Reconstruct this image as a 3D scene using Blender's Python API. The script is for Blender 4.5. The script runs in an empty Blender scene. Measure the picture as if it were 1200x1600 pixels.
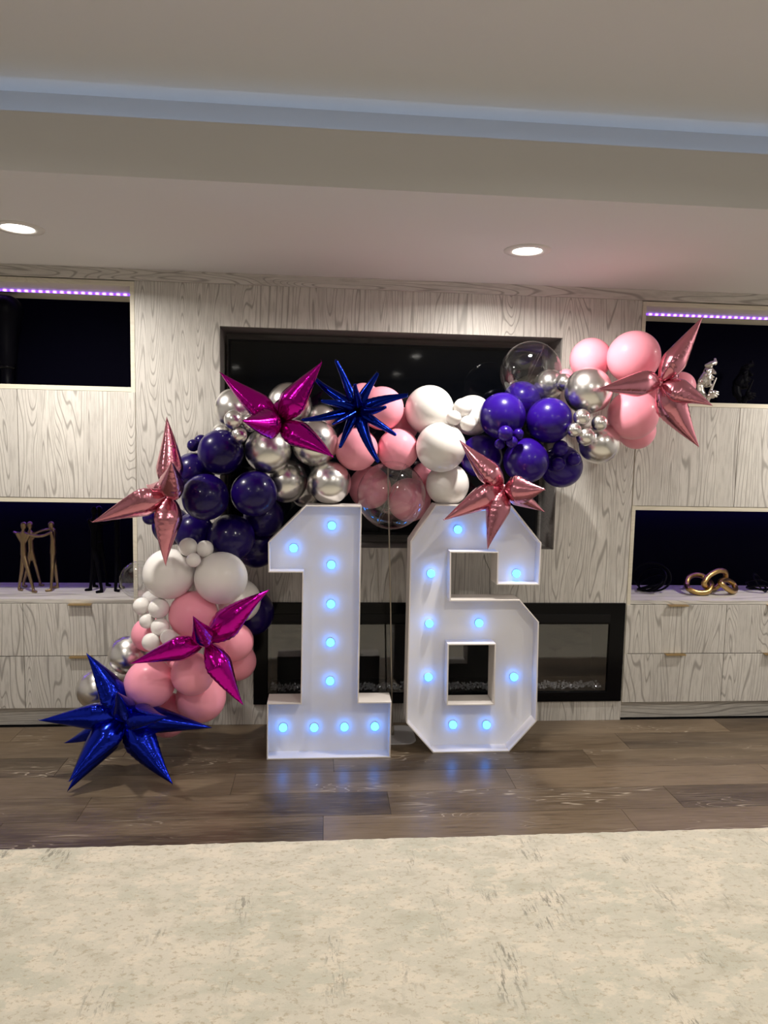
import bpy, bmesh, math, random
from mathutils import Vector, Matrix, Quaternion
C = bpy.context.scene.collection
S = bpy.context.scene
PI = math.pi

# ------------------------------------------------------------------ camera
CX, CY, CZ, F = 0.0, -3.72, 1.508, 1109.0
RT = Vector((0.99636, -0.08269, 0.02075))
DN = Vector((0.01273, -0.09639, -0.99526))
FW = Vector((0.08430, 0.99190, -0.09499))
cd = bpy.data.cameras.new('camera'); cam = bpy.data.objects.new('camera', cd); C.objects.link(cam)
cd.sensor_fit = 'HORIZONTAL'; cd.sensor_width = 36.0; cd.lens = F / 1200 * 36
cd.clip_start = 0.02
cam.matrix_world = Matrix(((RT.x, -DN.x, -FW.x, CX), (RT.y, -DN.y, -FW.y, CY), (RT.z, -DN.z, -FW.z, CZ), (0, 0, 0, 1)))
S.camera = cam

# ------------------------------------------------------------------ world, exposure
w = bpy.data.worlds.new('room_world'); S.world = w; w.use_nodes = True
w.node_tree.nodes['Background'].inputs[0].default_value = (0.02, 0.02, 0.022, 1)
w.node_tree.nodes['Background'].inputs[1].default_value = 0.3
S.view_settings.view_transform = 'Standard'; S.view_settings.look = 'None'
S.view_settings.gamma = 1.0; S.view_settings.use_curve_mapping = False
S.view_settings.exposure = 0.03
S.cycles.max_bounces = 10; S.cycles.transparent_max_bounces = 16
S.cycles.sample_clamp_indirect = 4.0

# recessed ceiling lamps: (x, y, ceiling height, watts)
SOFFIT_LAMPS = [(-1.24, -0.66, 2.345, 23), (0.85, -0.66, 2.345, 21), (2.93, -0.66, 2.345, 24)]
ROOM_LAMPS = [(-1.36, -2.75, 2.63, 15), (0.95, -2.75, 2.63, 15), (2.55, -2.95, 2.63, 15),
              (-1.37, -4.9, 2.63, 9), (1.14, -5.04, 2.63, 9), (2.55, -5.3, 2.63, 9),
              (-1.37, -7.1, 2.63, 9), (1.13, -7.37, 2.63, 9)]
LAMP_COLOR = (1.0, 0.93, 0.85)

# ------------------------------------------------------------------ helpers
def at(px, py, Y):
    """world point seen at pixel (px,py) on the vertical plane y=Y"""
    d = RT * ((px - 600) / F) + DN * ((py - 800) / F) + FW
    return Vector((CX, CY, CZ)) + d * ((Y - CY) / d.y)

def tag(o, label=None, cat=None, group=None, kind=None):
    if label: o['label'] = label
    if cat: o['category'] = cat
    if group: o['group'] = group
    if kind: o['kind'] = kind
    return o

def empty(name, loc=(0, 0, 0)):
    o = bpy.data.objects.new(name, None); C.objects.link(o); o.location = loc
    o.empty_display_size = 0.05
    return o

WPOS = {}
def part(name, bm, m, parent=None, smooth=False, bevel=0.0, loc=None):
    """link a bmesh as one mesh object; its coordinates are world coordinates unless loc is given"""
    me = bpy.data.meshes.new(name); bm.to_mesh(me); bm.free()
    if isinstance(m, (list, tuple)):
        for x in m: me.materials.append(x)
    elif m: me.materials.append(m)
    if smooth:
        for p in me.polygons: p.use_smooth = True
    o = bpy.data.objects.new(name, me); C.objects.link(o)
    if parent is not None:
        o.parent = parent
        if loc is None: o.matrix_parent_inverse = Matrix.Translation(WPOS.get(parent.name, Vector(parent.location))).inverted()
    if loc is not None: o.location = loc
    WPOS[o.name] = Vector((0, 0, 0)) if loc is None else WPOS.get(parent.name, Vector(parent.location)) + Vector(loc)
    if bevel:
        b = o.modifiers.new('bevel', 'BEVEL'); b.width = bevel; b.segments = 2; b.limit_method = 'ANGLE'
    return o

def box(bm, x0, x1, y0, y1, z0, z1, mi=0):
    vs = [bm.verts.new(p) for p in ((x0, y0, z0), (x1, y0, z0), (x1, y1, z0), (x0, y1, z0),
                                    (x0, y0, z1), (x1, y0, z1), (x1, y1, z1), (x0, y1, z1))]
    for f in ((3, 2, 1, 0), (4, 5, 6, 7), (0, 1, 5, 4), (1, 2, 6, 5), (2, 3, 7, 6), (3, 0, 4, 7)):
        fc = bm.faces.new([vs[i] for i in f]); fc.material_index = mi
    return bm

def bx(*a):
    bm = bmesh.new(); return box(bm, *a)

def lathe(prof, n=32, bm=None, M=None):
    """prof: (r, z) list, spun about z"""
    bm = bm or bmesh.new(); M = M or Matrix()
    rings = []
    for r, z in prof:
        if r < 1e-6: rings.append([bm.verts.new(M @ Vector((0, 0, z)))])
        else: rings.append([bm.verts.new(M @ Vector((r * math.cos(2 * PI * i / n), r * math.sin(2 * PI * i / n), z))) for i in range(n)])
    for a, b in zip(rings, rings[1:]):
        for i in range(n):
            j = (i + 1) % n
            if len(a) == 1 and len(b) == 1: continue
            if len(a) == 1: bm.faces.new((a[0], b[i], b[j]))
            elif len(b) == 1: bm.faces.new((a[j], a[i], b[0]))
            else: bm.faces.new((a[j], a[i], b[i], b[j]))
    return bm

def tube(pts, r, n=10, closed=False, bm=None):
    """tube along points; r a number or a list"""
    bm = bm or bmesh.new(); pts = [Vector(p) for p in pts]; N = len(pts)
    R = r if isinstance(r, (list, tuple)) else [r] * N
    up = None; rings = []
    for i, p in enumerate(pts):
        if closed: t = pts[(i + 1) % N] - pts[i - 1]
        else: t = pts[min(i + 1, N - 1)] - pts[max(i - 1, 0)]
        t.normalize()
        if up is None: up = t.orthogonal().normalized()
        up = (up - t * up.dot(t)).normalized(); sd = t.cross(up)
        rings.append([bm.verts.new(p + (up * math.cos(2 * PI * k / n) + sd * math.sin(2 * PI * k / n)) * R[i]) for k in range(n)])
    pairs = list(zip(rings, rings[1:]))
    for a, b in pairs:
        for k in range(n): bm.faces.new((a[k], a[(k + 1) % n], b[(k + 1) % n], b[k]))
    if closed:
        a, b = rings[-1], rings[0]
        off = min(range(n), key=lambda s: sum((a[k].co - b[(k + s) % n].co).length for k in range(n)))
        for k in range(n): bm.faces.new((a[k], a[(k + 1) % n], b[(k + 1 + off) % n], b[(k + off) % n]))
    else:
        bm.faces.new(rings[0][::-1]); bm.faces.new(rings[-1])
    return bm

def smooth_path(P, k=6, closed=False):
    P = [Vector(p) for p in P]; n = len(P); out = []
    for i in range(n if closed else n - 1):
        g = (lambda j: P[j % n]) if closed else (lambda j: P[max(0, min(n - 1, j))])
        p0, p1, p2, p3 = g(i - 1), g(i), g(i + 1), g(i + 2)
        for s in range(k):
            t = s / k
            out.append(0.5 * ((2 * p1) + (p2 - p0) * t + (2 * p0 - 5 * p1 + 4 * p2 - p3) * t * t + (3 * p1 - p0 - 3 * p2 + p3) * t ** 3))
    if not closed: out.append(P[-1])
    return out

def prism(outer, hole, y0, y1, bm=None):
    """solid slab from an (x,z) outline, optional (x,z) hole, between y0 and y1"""
    bm = bm or bmesh.new()
    layers = []
    for y in (y0, y1):
        es = []; loops = []
        for L in [outer] + ([hole] if hole else []):
            vs = [bm.verts.new((x, y, z)) for x, z in L]; loops.append(vs)
            for i in range(len(vs)): es.append(bm.edges.new((vs[i], vs[(i + 1) % len(vs)])))
        bmesh.ops.triangle_fill(bm, edges=es, use_beauty=True)
        layers.append(loops)
    for a, b in zip(*layers):
        for i in range(len(a)):
            j = (i + 1) % len(a); bm.faces.new((a[i], a[j], b[j], b[i]))
    bmesh.ops.recalc_face_normals(bm, faces=bm.faces)
    return bm

# ------------------------------------------------------------------ materials
class NT:
    def __init__(s, name):
        s.m = bpy.data.materials.new(name); s.m.use_nodes = True; s.t = s.m.node_tree
        s.b = s.t.nodes['Principled BSDF']; s.o = s.t.nodes['Material Output']
    def n(s, typ, **kw):
        x = s.t.nodes.new(typ)
        for k, v in kw.items(): setattr(x, k, v)
        return x
    def l(s, a, b): s.t.links.new(a, b)
    def set(s, **kw):
        for k, v in kw.items():
            i = s.b.inputs[k.replace('_', ' ')]
            i.default_value = (*v, 1) if isinstance(v, tuple) and len(v) == 3 else v
        return s
    def math(s, op, a, b=None, c=None, clamp=False):
        x = s.n('ShaderNodeMath', operation=op, use_clamp=clamp)
        for i, v in enumerate((a, b, c)):
            if v is None: continue
            if isinstance(v, (int, float)): x.inputs[i].default_value = v
            else: s.l(v, x.inputs[i])
        return x.outputs[0]
    def mix(s, f, a, b):
        x = s.n('ShaderNodeMix', data_type='RGBA')
        for i, v in ((0, f), (6, a), (7, b)):
            if isinstance(v, (int, float)): x.inputs[i].default_value = v
            elif isinstance(v, tuple): x.inputs[i].default_value = (*v, 1)
            else: s.l(v, x.inputs[i])
        return x.outputs[2]
    def ramp(s, v, lo, hi):
        x = s.n('ShaderNodeMapRange', interpolation_type='SMOOTHSTEP')
        s.l(v, x.inputs[0]); x.inputs[1].default_value = lo; x.inputs[2].default_value = hi
        return x.outputs[0]
    def noise(s, vec, scale=1.0, detail=2.0, rough=0.5, dist=0.0):
        x = s.n('ShaderNodeTexNoise'); s.l(vec, x.inputs['Vector'])
        x.inputs['Scale'].default_value = scale; x.inputs['Detail'].default_value = detail
        x.inputs['Roughness'].default_value = rough; x.inputs['Distortion'].default_value = dist
        return x.outputs['Fac']
    def coord(s, sx, sy, sz, rnd=37.0):
        """object coordinates scaled, shifted by a random amount per object"""
        tc = s.n('ShaderNodeTexCoord'); oi = s.n('ShaderNodeObjectInfo')
        a = s.n('ShaderNodeVectorMath', operation='MULTIPLY'); s.l(tc.outputs['Object'], a.inputs[0])
        a.inputs[1].default_value = (sx, sy, sz)
        k = s.n('ShaderNodeCombineXYZ'); r = s.math('MULTIPLY', oi.outputs['Random'], rnd)
        for i in range(3): s.l(r, k.inputs[i])
        b = s.n('ShaderNodeVectorMath', operation='ADD'); s.l(a.outputs[0], b.inputs[0]); s.l(k.outputs[0], b.inputs[1])
        return b.outputs[0], oi
    def bump(s, h, strength=0.2, dist=0.01):
        x = s.n('ShaderNodeBump'); x.inputs['Strength'].default_value = strength; x.inputs['Distance'].default_value = dist
        s.l(h, x.inputs['Height']); s.l(x.outputs[0], s.b.inputs['Normal'])

def plain(name, col, rough=0.5, metal=0.0, **kw):
    t = NT(name).set(Base_Color=col, Roughness=rough, Metallic=metal, **kw)
    v, _ = t.coord(60, 60, 60)
    n = t.noise(v, 1, 2)
    t.l(t.math('MULTIPLY_ADD', n, 0.06, max(rough - 0.03, 0.0)), t.b.inputs['Roughness'])
    return t.m

def emit(name, col, strength):
    t = NT(name); e = t.n('ShaderNodeEmission'); e.inputs[0].default_value = (*col, 1); e.inputs[1].default_value = strength
    t.l(e.outputs[0], t.o.inputs[0]); return t.m

def ash(name, horizontal=False, base=(0.64, 0.62, 0.575), line=(0.22, 0.205, 0.185), rough=0.42):
    """whitewashed ash veneer: nested cathedral contours from a stretched noise"""
    t = NT(name)
    sc = (1.0, 7.5, 9.0) if horizontal else (8.6, 7.5, 1.0)
    v, oi = t.coord(*sc)
    n = t.noise(v, 1, 1.3, 0.35, 0.25)
    ax = t.n('ShaderNodeSeparateXYZ'); tcx = t.n('ShaderNodeTexCoord'); t.l(tcx.outputs['Object'], ax.inputs[0])
    vw, _ = t.coord(*((0.5, 2, 5.5) if horizontal else (5.5, 2, 0.35)))
    amp = t.math('MULTIPLY_ADD', t.ramp(t.noise(vw, 1, 0.5), 0.36, 0.62), 20.0, 7.0)   # calm straight bands between cathedrals
    ph = t.math('ADD', t.math('MULTIPLY', t.math('SUBTRACT', n, 0.5), amp), t.math('MULTIPLY', ax.outputs[2 if horizontal else 0], 38.0))
    tri = t.math('PINGPONG', ph, 0.5)                       # 0..0.5
    ln = t.ramp(tri, 0.17, 0.02)
    fine = tuple(x * 9 for x in sc)
    v2, _ = t.coord(fine[0], fine[1], fine[2])
    n2 = t.noise(v2, 1, 3, 0.6)
    streak = t.math('MULTIPLY', t.ramp(n2, 0.42, 0.72), 0.35)
    v3, _ = t.coord(*( (0.3, 3, 4.5) if horizontal else (4.5, 3, 0.3)))
    band = t.ramp(t.noise(v3, 1, 1), 0.35, 0.7)
    c = t.mix(t.math('MULTIPLY', band, 0.30), base, tuple(x * y for x, y in zip(base, (0.72, 0.72, 0.74))))
    f = t.math('MAXIMUM', t.math('MULTIPLY', ln, 0.68), streak)
    c = t.mix(f, c, line)
    t.l(c, t.b.inputs['Base Color']); t.b.inputs['Roughness'].default_value = rough
    t.bump(t.math('SUBTRACT', 1.0, ln), 0.12, 0.002)
    return t.m

def foil(name, col, rough=0.16):
    t = NT(name).set(Base_Color=col, Roughness=rough, Metallic=1.0)
    v, _ = t.coord(14, 14, 14)
    n = t.noise(v, 1, 3, 0.6, 0.8)
    t.bump(n, 0.25, 0.012)
    return t.m

def latex(name, col, rough=0.16, coat=0.4, sss=0.0):
    t = NT(name).set(Base_Color=col, Roughness=rough + 0.14, Coat_Weight=coat, Coat_Roughness=0.05, Specular_IOR_Level=0.15)
    v, _ = t.coord(3, 3, 3)
    n = t.noise(v, 1, 2)
    t.l(t.mix(t.math('MULTIPLY', n, 0.18), col, tuple(x * 0.85 for x in col)), t.b.inputs['Base Color'])
    if sss:
        t.b.inputs['Subsurface Weight'].default_value = sss; t.b.inputs['Subsurface Scale'].default_value = 0.03
        t.b.inputs['Subsurface Radius'].default_value = (1, 0.5, 0.4)
    return t.m

def clear(name, tint=(0.93, 0.94, 0.95), f0=0.09, edge=1.3, rough=0.03):
    """thin clear film: mostly see-through, reflecting more at the rim"""
    t = NT(name); t.t.nodes.remove(t.b)
    tr = t.n('ShaderNodeBsdfTransparent'); tr.inputs[0].default_value = (*tint, 1)
    gl = t.n('ShaderNodeBsdfGlossy'); gl.inputs['Roughness'].default_value = rough
    lw = t.n('ShaderNodeLayerWeight'); lw.inputs[0].default_value = 0.5
    p = t.math('POWER', lw.outputs['Facing'], 5.0)
    f = t.math('MULTIPLY_ADD', p, edge * 0.6, f0)
    mx = t.n('ShaderNodeMixShader'); t.l(f, mx.inputs[0]); t.l(tr.outputs[0], mx.inputs[1]); t.l(gl.outputs[0], mx.inputs[2])
    t.l(mx.outputs[0], t.o.inputs[0]); return t.m

M = {}
M['ash_v'] = ash('ash_vertical')
M['ash_h'] = ash('ash_horizontal', True)
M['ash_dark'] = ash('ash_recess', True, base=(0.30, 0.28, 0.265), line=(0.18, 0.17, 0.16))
M['ash_edge'] = ash('ash_edge', True, base=(0.70, 0.66, 0.54), line=(0.60, 0.56, 0.45))
M['paint'] = plain('ceiling_paint', (0.66, 0.652, 0.648), 0.85)
M['wall'] = plain('wall_paint', (0.50, 0.49, 0.48), 0.8)
M['niche'] = plain('niche_black_back', (0.0008, 0.0008, 0.005), 0.7, Specular_IOR_Level=0.03)
M['black'] = plain('black_satin', (0.004, 0.004, 0.005), 0.4, Specular_IOR_Level=0.2)
M['black_gloss'] = plain('black_gloss', (0.002, 0.002, 0.003), 0.18, Specular_IOR_Level=0.12)
M['screen'] = plain('television_glass', (0.001, 0.0015, 0.003), 0.05, Specular_IOR_Level=0.3)
M['brass'] = plain('brass_pull', (0.55, 0.40, 0.20), 0.35, 1.0)
M['bronze'] = foil('bronze_cast', (0.27, 0.195, 0.115), 0.34)
M['gold'] = foil('gold_cast', (0.50, 0.34, 0.13), 0.3)
M['silver'] = foil('silver_cast', (0.62, 0.59, 0.55), 0.22)
M['black_cast'] = plain('black_cast', (0.0012, 0.0012, 0.003), 0.45, Specular_IOR_Level=0.05)
M['letter'] = plain('white_foam_board', (0.80, 0.80, 0.82), 0.55)
M['letter_side'] = plain('white_board_edge', (0.74, 0.70, 0.67), 0.6)
M['steel'] = plain('brushed_steel_pole', (0.55, 0.50, 0.42), 0.3, 1.0)
M['base_plate'] = plain('pale_steel_plate', (0.60, 0.60, 0.62), 0.3, 0.2)
M['cable'] = plain('black_cable', (0.01, 0.01, 0.01), 0.5)
M['bulb'] = emit('blue_bulb_glow', (0.035, 0.28, 1.0), 11.0)
M['socket'] = plain('bulb_socket_ring', (0.55, 0.62, 0.70), 0.4)
M['lens'] = emit('lamp_lens', (1.0, 0.95, 0.86), 25.0)
M['lamp_trim'] = plain('lamp_trim_white', (0.68, 0.66, 0.63), 0.5)
M['cove_led'] = emit('cove_led_strip', (0.55, 0.72, 1.0), 4.5)
M['n'] = latex('latex_navy', (0.007, 0.0012, 0.070), 0.14, 0.4)
M['v'] = latex('latex_indigo', (0.017, 0.0028, 0.155), 0.14, 0.4)
M['p'] = latex('latex_pink', (0.95, 0.37, 0.47), 0.2, 0.2)
M['w'] = latex('latex_white', (0.82, 0.80, 0.77), 0.18, 0.35)
M['s'] = foil('latex_chrome', (0.80, 0.79, 0.77), 0.27)
for nd in M['s'].node_tree.nodes:
    if nd.type == 'BUMP': nd.inputs['Strength'].default_value = 0.0
M['c'] = clear('clear_bubble_film')
M['c_seam'] = clear('clear_bubble_seam', (0.85, 0.86, 0.88), 0.25, 0.9, 0.1)
M['magenta'] = foil('foil_magenta', (0.50, 0.006, 0.33))
M['royal'] = foil('foil_royal_blue', (0.010, 0.024, 0.45))
M['midnight'] = foil('foil_midnight_blue', (0.004, 0.016, 0.24))
M['rose'] = foil('foil_rose_gold', (0.66, 0.26, 0.33), 0.20)

# led strip with beads
t = NT('niche_led_strip'); tc = t.n('ShaderNodeTexCoord'); sp = t.n('ShaderNodeSeparateXYZ'); t.l(tc.outputs['Object'], sp.inputs[0])
wv = t.math('PINGPONG', t.math('MULTIPLY', sp.outputs[0], 28.0), 0.5)
c_ = t.mix(t.ramp(wv, 0.1, 0.4), (0.18, 0.05, 1.0), (0.50, 0.22, 1.0))
e = t.n('ShaderNodeEmission'); t.l(c_, e.inputs[0]); t.l(t.math('MULTIPLY_ADD', t.ramp(wv, 0.1, 0.4), 2.5, 2.5), e.inputs[1])
t.l(e.outputs[0], t.o.inputs[0]); M['niche_led'] = t.m
t = NT('niche_led_low'); e = t.n('ShaderNodeEmission'); e.inputs[0].default_value = (0.22, 0.08, 1.0, 1); e.inputs[1].default_value = 22.0
t.l(e.outputs[0], t.o.inputs[0]); M['niche_led_low'] = t.m

# floor plank: dark cerused oak
t = NT('cerused_oak'); v, oi = t.coord(1.6, 15, 1.0, 53.0)
n = t.noise(v, 1, 1.6, 0.45, 0.5)
ln = t.ramp(t.math('PINGPONG', t.math('MULTIPLY', n, 15.0), 0.5), 0.10, 0.0)
vm, _ = t.coord(2.2, 6, 1, 31.0); msk = t.ramp(t.noise(vm, 1, 1), 0.52, 0.68)
vf, _ = t.coord(7, 130, 1, 11.0); nf = t.noise(vf, 1, 3, 0.65)
vb, _ = t.coord(0.9, 7, 1, 19.0); nb = t.noise(vb, 1, 3, 0.55)
r_ = oi.outputs['Random']
dark = t.mix(r_, (0.044, 0.030, 0.019), (0.175, 0.127, 0.080))
c_ = t.mix(t.math('MULTIPLY', t.ramp(nb, 0.35, 0.7), 0.65), dark, (0.18, 0.133, 0.086))
c_ = t.mix(t.math('MULTIPLY', t.ramp(nf, 0.45, 0.75), 0.38), c_, (0.22, 0.175, 0.13))
c_ = t.mix(t.math('MULTIPLY', t.ramp(nf, 0.50, 0.28), 0.5), c_, (0.036, 0.026, 0.02))
c_ = t.mix(t.math('MULTIPLY', t.math('MULTIPLY', ln, msk), 0.95), c_, (0.42, 0.36, 0.28))
t.l(c_, t.b.inputs['Base Color']); t.b.inputs['Specular IOR Level'].default_value = 0.5
t.l(t.math('MULTIPLY_ADD', nf, 0.15, 0.24), t.b.inputs['Roughness'])
t.bump(nf, 0.12, 0.002); M['plank'] = t.m

# rug: beige, distressed
t = NT('distressed_rug'); v, _ = t.coord(1, 1, 1, 0.0)
def rn(sx, sy, d=3, r=0.6, sc=1.0):
    vv, _ = t.coord(sx, sy, 1, 0.0); return t.noise(vv, sc, d, r)
big = rn(1.3, 1.3, 4); mid = rn(7, 12, 5, 0.7); crack = rn(40, 60, 4, 0.75); col_ = rn(5, 1.1, 3); spk = rn(75, 14, 4, 0.75)
c_ = t.mix(t.ramp(big, 0.35, 0.65), (0.58, 0.54, 0.44), (0.53, 0.505, 0.41))
c_ = t.mix(t.math('MULTIPLY', t.ramp(rn(2.2, 3.6, 4, 0.65), 0.50, 0.60), 0.55), c_, (0.44, 0.44, 0.35))
c_ = t.mix(t.math('MULTIPLY', t.ramp(mid, 0.50, 0.60), 0.75), c_, (0.66, 0.595, 0.475))
c_ = t.mix(t.math('MULTIPLY', t.ramp(mid, 0.46, 0.36), 0.6), c_, (0.43, 0.40, 0.31))
c_ = t.mix(t.math('MULTIPLY', t.ramp(crack, 0.54, 0.62), 0.6), c_, (0.36, 0.30, 0.20))
sm = t.math('MULTIPLY', t.ramp(col_, 0.50, 0.62), t.ramp(rn(4.5, 5.5, 3), 0.46, 0.60))
c_ = t.mix(t.math('MULTIPLY', t.math('MULTIPLY', sm, t.ramp(spk, 0.50, 0.58)), 0.75), c_, (0.17, 0.16, 0.125))
t.l(c_, t.b.inputs['Base Color']); t.b.inputs['Roughness'].default_value = 0.95
t.b.inputs['Sheen Weight'].default_value = 0.15
t.bump(t.math('ADD', t.math('MULTIPLY', crack, 0.8), t.math('MULTIPLY', rn(300, 300, 2), 0.5)), 0.5, 0.006); M['rug'] = t.m

random.seed(7)
# ================================================================== room shell
XL, XR, YB, YF = -2.70, 3.42, 0.47, -8.4
SOF, CEIL, SOFY = 2.345, 2.63, -1.29
tag(part('wall_back', bx(XL, XR, YB, YB + 0.1, 0, 2.75), M['wall']), kind='structure')
tag(part('wall_left', bx(XL - 0.1, XL, YF, YB + 0.1, 0, 2.75), M['wall']), kind='structure')
tag(part('wall_right', bx(XR, XR + 0.1, YF, YB + 0.1, 0, 2.75), M['wall']), kind='structure')
tag(part('wall_front', bx(XL - 0.1, XR + 0.1, YF - 0.1, YF, 0, 2.75), M['wall']), kind='structure')
tag(part('ceiling', bx(XL, XR, YF, SOFY + 0.16, CEIL, CEIL + 0.1), M['paint']), kind='structure')
# dropped soffit along the media wall with its open light cove
bm = bmesh.new()
box(bm, XL, XR, SOFY, YB, SOF, SOF + 0.03)
box(bm, XL, XR, SOFY, SOFY + 0.02, SOF + 0.03, 2.528)
box(bm, XL, XR, SOFY + 0.10, SOFY + 0.12, SOF + 0.03, CEIL)
tag(part('ceiling', bm, M['paint']), kind='structure')
tag(part('cove_light_strip', bx(XL + .05, XR - .05, SOFY + 0.025, SOFY + 0.035, 2.44, 2.455), M['cove_led']),
    'cool white light strip hidden in the cove of the ceiling step', 'light strip')
tag(part('trim_1', bx(XL, XR, -0.022, 0.0, 2.293, SOF), M['ash_h'], bevel=0.001), kind='structure')

# floor with individual planks
fl = tag(part('floor', bx(XL, XR, YF, YB, -0.06, -0.006), M['black']), kind='structure')
rows = [(-0.18, 0.0, -0.29), (-0.375, -0.18, 0.31), (-0.57, -0.375, 0.06), (-0.765, -0.57, -0.385), (-0.958, -0.765, 0.29), (-1.153, -0.958, 0.013), (-1.345, -1.153, 0.70)]
for y0, y1, s in rows:
    x = s
    while x > XL: x -= 1.25
    while x < XR:
        a, b = max(x, XL), min(x + 1.25, XR)
        if b - a > 0.02:
            bm = bx(a + .0007, b - .0007, y0 + .0007, y1 - .0007, -0.006, 0.0)
            part('plank', bm, M['plank'], fl, bevel=0.0006)
        x += 1.25

# rug: thick slab with a slightly ragged edge
bm = bmesh.new(); nx = 240
top = []
for i in range(nx + 1):
    x = XL + 0.35 + (XR - XL - 0.7) * i / nx
    e = -1.150 + 0.0045 * (x) + random.uniform(-.003, .003)
    top.append([bm.verts.new((x, e, 0.0005)), bm.verts.new((x, e - 0.003, 0.009)), bm.verts.new((x, e - 0.012, 0.012)), bm.verts.new((x, YF + 0.8, 0.012)), bm.verts.new((x, YF + 0.795, 0.0005))])
for a, b in zip(top, top[1:]):
    for k in range(4): bm.faces.new((a[k], b[k], b[k + 1], a[k + 1]))
bmesh.ops.recalc_face_normals(bm, faces=bm.faces)
tag(part('area_rug', bm, M['rug']), 'large beige distressed area rug on the floor in the foreground', 'rug')

# ================================================================== media wall, middle panel
mw = empty('feature_panel', (0.355, 0, 0))
tag(mw, 'tall pale wood grain centre panel framing the television recess and fireplace', 'wall panel')
PX0, PX1 = -0.956, 1.666
RX0, RX1, RZ0, RZ1 = -0.537, 1.242, 0.959, 2.086        # television recess
FX0, FX1, FZ0, FZ1 = -0.362, 1.660, 0.112, 0.666        # fireplace opening
bm = bmesh.new()
box(bm, PX0, RX0, 0, 0.025, FZ1, 2.293); box(bm, RX1, PX1, 0, 0.025, FZ1, 2.293)
box(bm, RX0, RX1, 0, 0.025, RZ1, 2.293); box(bm, RX0, RX1, 0, 0.025, FZ1, RZ0)
box(bm, PX0, FX0, 0, 0.025, 0.0, FZ1); box(bm, FX0, FX1, 0, 0.025, 0, FZ0); box(bm, FX1, PX1, 0, 0.025, 0, FZ1)
bmesh.ops.remove_doubles(bm, verts=bm.verts, dist=1e-5)
part('veneer_face', bm, M['ash_v'], mw)
part('side_return', bx(PX0, PX0 + .02, .025, .44, 0, 2.293), M['ash_v'], mw)
part('side_return', bx(PX1 - .004, PX1 + .002, .025, .44, 0, 2.293), M['ash_v'], mw)
# recess lining
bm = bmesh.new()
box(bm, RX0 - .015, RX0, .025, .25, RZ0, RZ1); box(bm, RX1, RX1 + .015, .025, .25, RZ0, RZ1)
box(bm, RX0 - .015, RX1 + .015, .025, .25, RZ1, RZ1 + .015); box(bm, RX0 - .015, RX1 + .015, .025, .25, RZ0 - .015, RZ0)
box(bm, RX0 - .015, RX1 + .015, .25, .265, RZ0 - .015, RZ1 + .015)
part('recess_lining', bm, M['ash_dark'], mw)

# television
tv = empty('television', (0.34, 0.22, 1.53)); tag(tv, 'large wall-mounted black television inside the wood recess', 'television')
TX0, TX1, TZ0, TZ1 = -0.515, 1.195, 1.01, 2.045
part('housing', bx(TX0, TX1, .165, .21, TZ0, TZ1), M['black'], tv, bevel=.004)
part('wall_bracket', bx(.10, .58, .21, .25, 1.3, 1.75), M['black'], tv)
bm = bmesh.new()
for a in ((TX0, TX1, .158, .165, TZ0, TZ0 + .012), (TX0, TX1, .158, .165, TZ1 - .012, TZ1), (TX0, TX0 + .012, .158, .165, TZ0 + .012, TZ1 - .012), (TX1 - .012, TX1, .158, .165, TZ0 + .012, TZ1 - .012)): box(bm, *a)
part('bezel', bm, M['black'], tv)
part('screen', bx(TX0 + .012, TX1 - .012, .1605, .165, TZ0 + .012, TZ1 - .012), M['screen'], tv)

# fireplace
fp = empty('electric_fireplace', (0.65, 0.0, FZ0)); tag(fp, 'wide black glass electric fireplace set low in the wood wall', 'fireplace')
IX0, IX1, IZ0, IZ1 = FX0 + .075, FX1 - .085, FZ0 + .055, FZ1 - .118
bm = prism([(FX0, FZ0), (FX1, FZ0), (FX1, FZ1), (FX0, FZ1)], [(IX0, IZ0), (IX1, IZ0), (IX1, IZ1), (IX0, IZ1)], -0.012, 0.012)
part('frame', bm, M['black_gloss'], fp, bevel=.003)
bm = bmesh.new()
box(bm, IX0 - .02, IX1 + .02, .24, .25, IZ0 - .02, IZ1 + .02)
box(bm, IX0 - .02, IX1 + .02, .012, .24, IZ0 - .02, IZ0); box(bm, IX0 - .02, IX1 + .02, .012, .24, IZ1, IZ1 + .02)
box(bm, IX0 - .02, IX0, .012, .24, IZ0, IZ1); box(bm, IX1, IX1 + .02, .012, .24, IZ0, IZ1)
part('firebox', bm, M['black'], fp)
part('heater_grille', bx(IX0, IX1, -.016, -.012, IZ1 + .012, IZ1 + .058), M['black'], fp, bevel=.001)
glass = clear('fireplace_glass', (0.86, 0.87, 0.88), 0.075, 0.9, 0.02)
part('glass_pane', bx(IX0, IX1, .000, .003, IZ0, IZ1), glass, fp)
crys = NT('clear_crystal').set(Base_Color=(.60, .61, .63), Roughness=.12, Metallic=.4).m
bm = bmesh.new(); R = random.Random(3)
for i in range(1500):
    x = R.uniform(IX0 + .01, IX1 - .01); y = R.uniform(.03, .12); s = R.uniform(.0035, .010)
    p = Vector((x, y, IZ0 + R.uniform(.001, .014) + (.008 * math.sin(x * 31) ** 2)))
    q = Quaternion((R.gauss(0, 1), R.gauss(0, 1), R.gauss(0, 1), R.gauss(0, 1))).normalized()
    vs = [bm.verts.new(p + q @ (Vector(v) * s)) for v in ((1, 0, 0), (-1, 0, 0), (0, .8, 0), (0, -.8, 0), (0, 0, 1.3), (0, 0, -1))]
    for f in ((0, 2, 4), (2, 1, 4), (1, 3, 4), (3, 0, 4), (2, 0, 5), (1, 2, 5), (3, 1, 5), (0, 3, 5)): bm.faces.new([vs[k] for k in f])
tag(part('crystal_bed', bm, crys, fp), 'bed of small clear glass crystals', kind='stuff')

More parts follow.
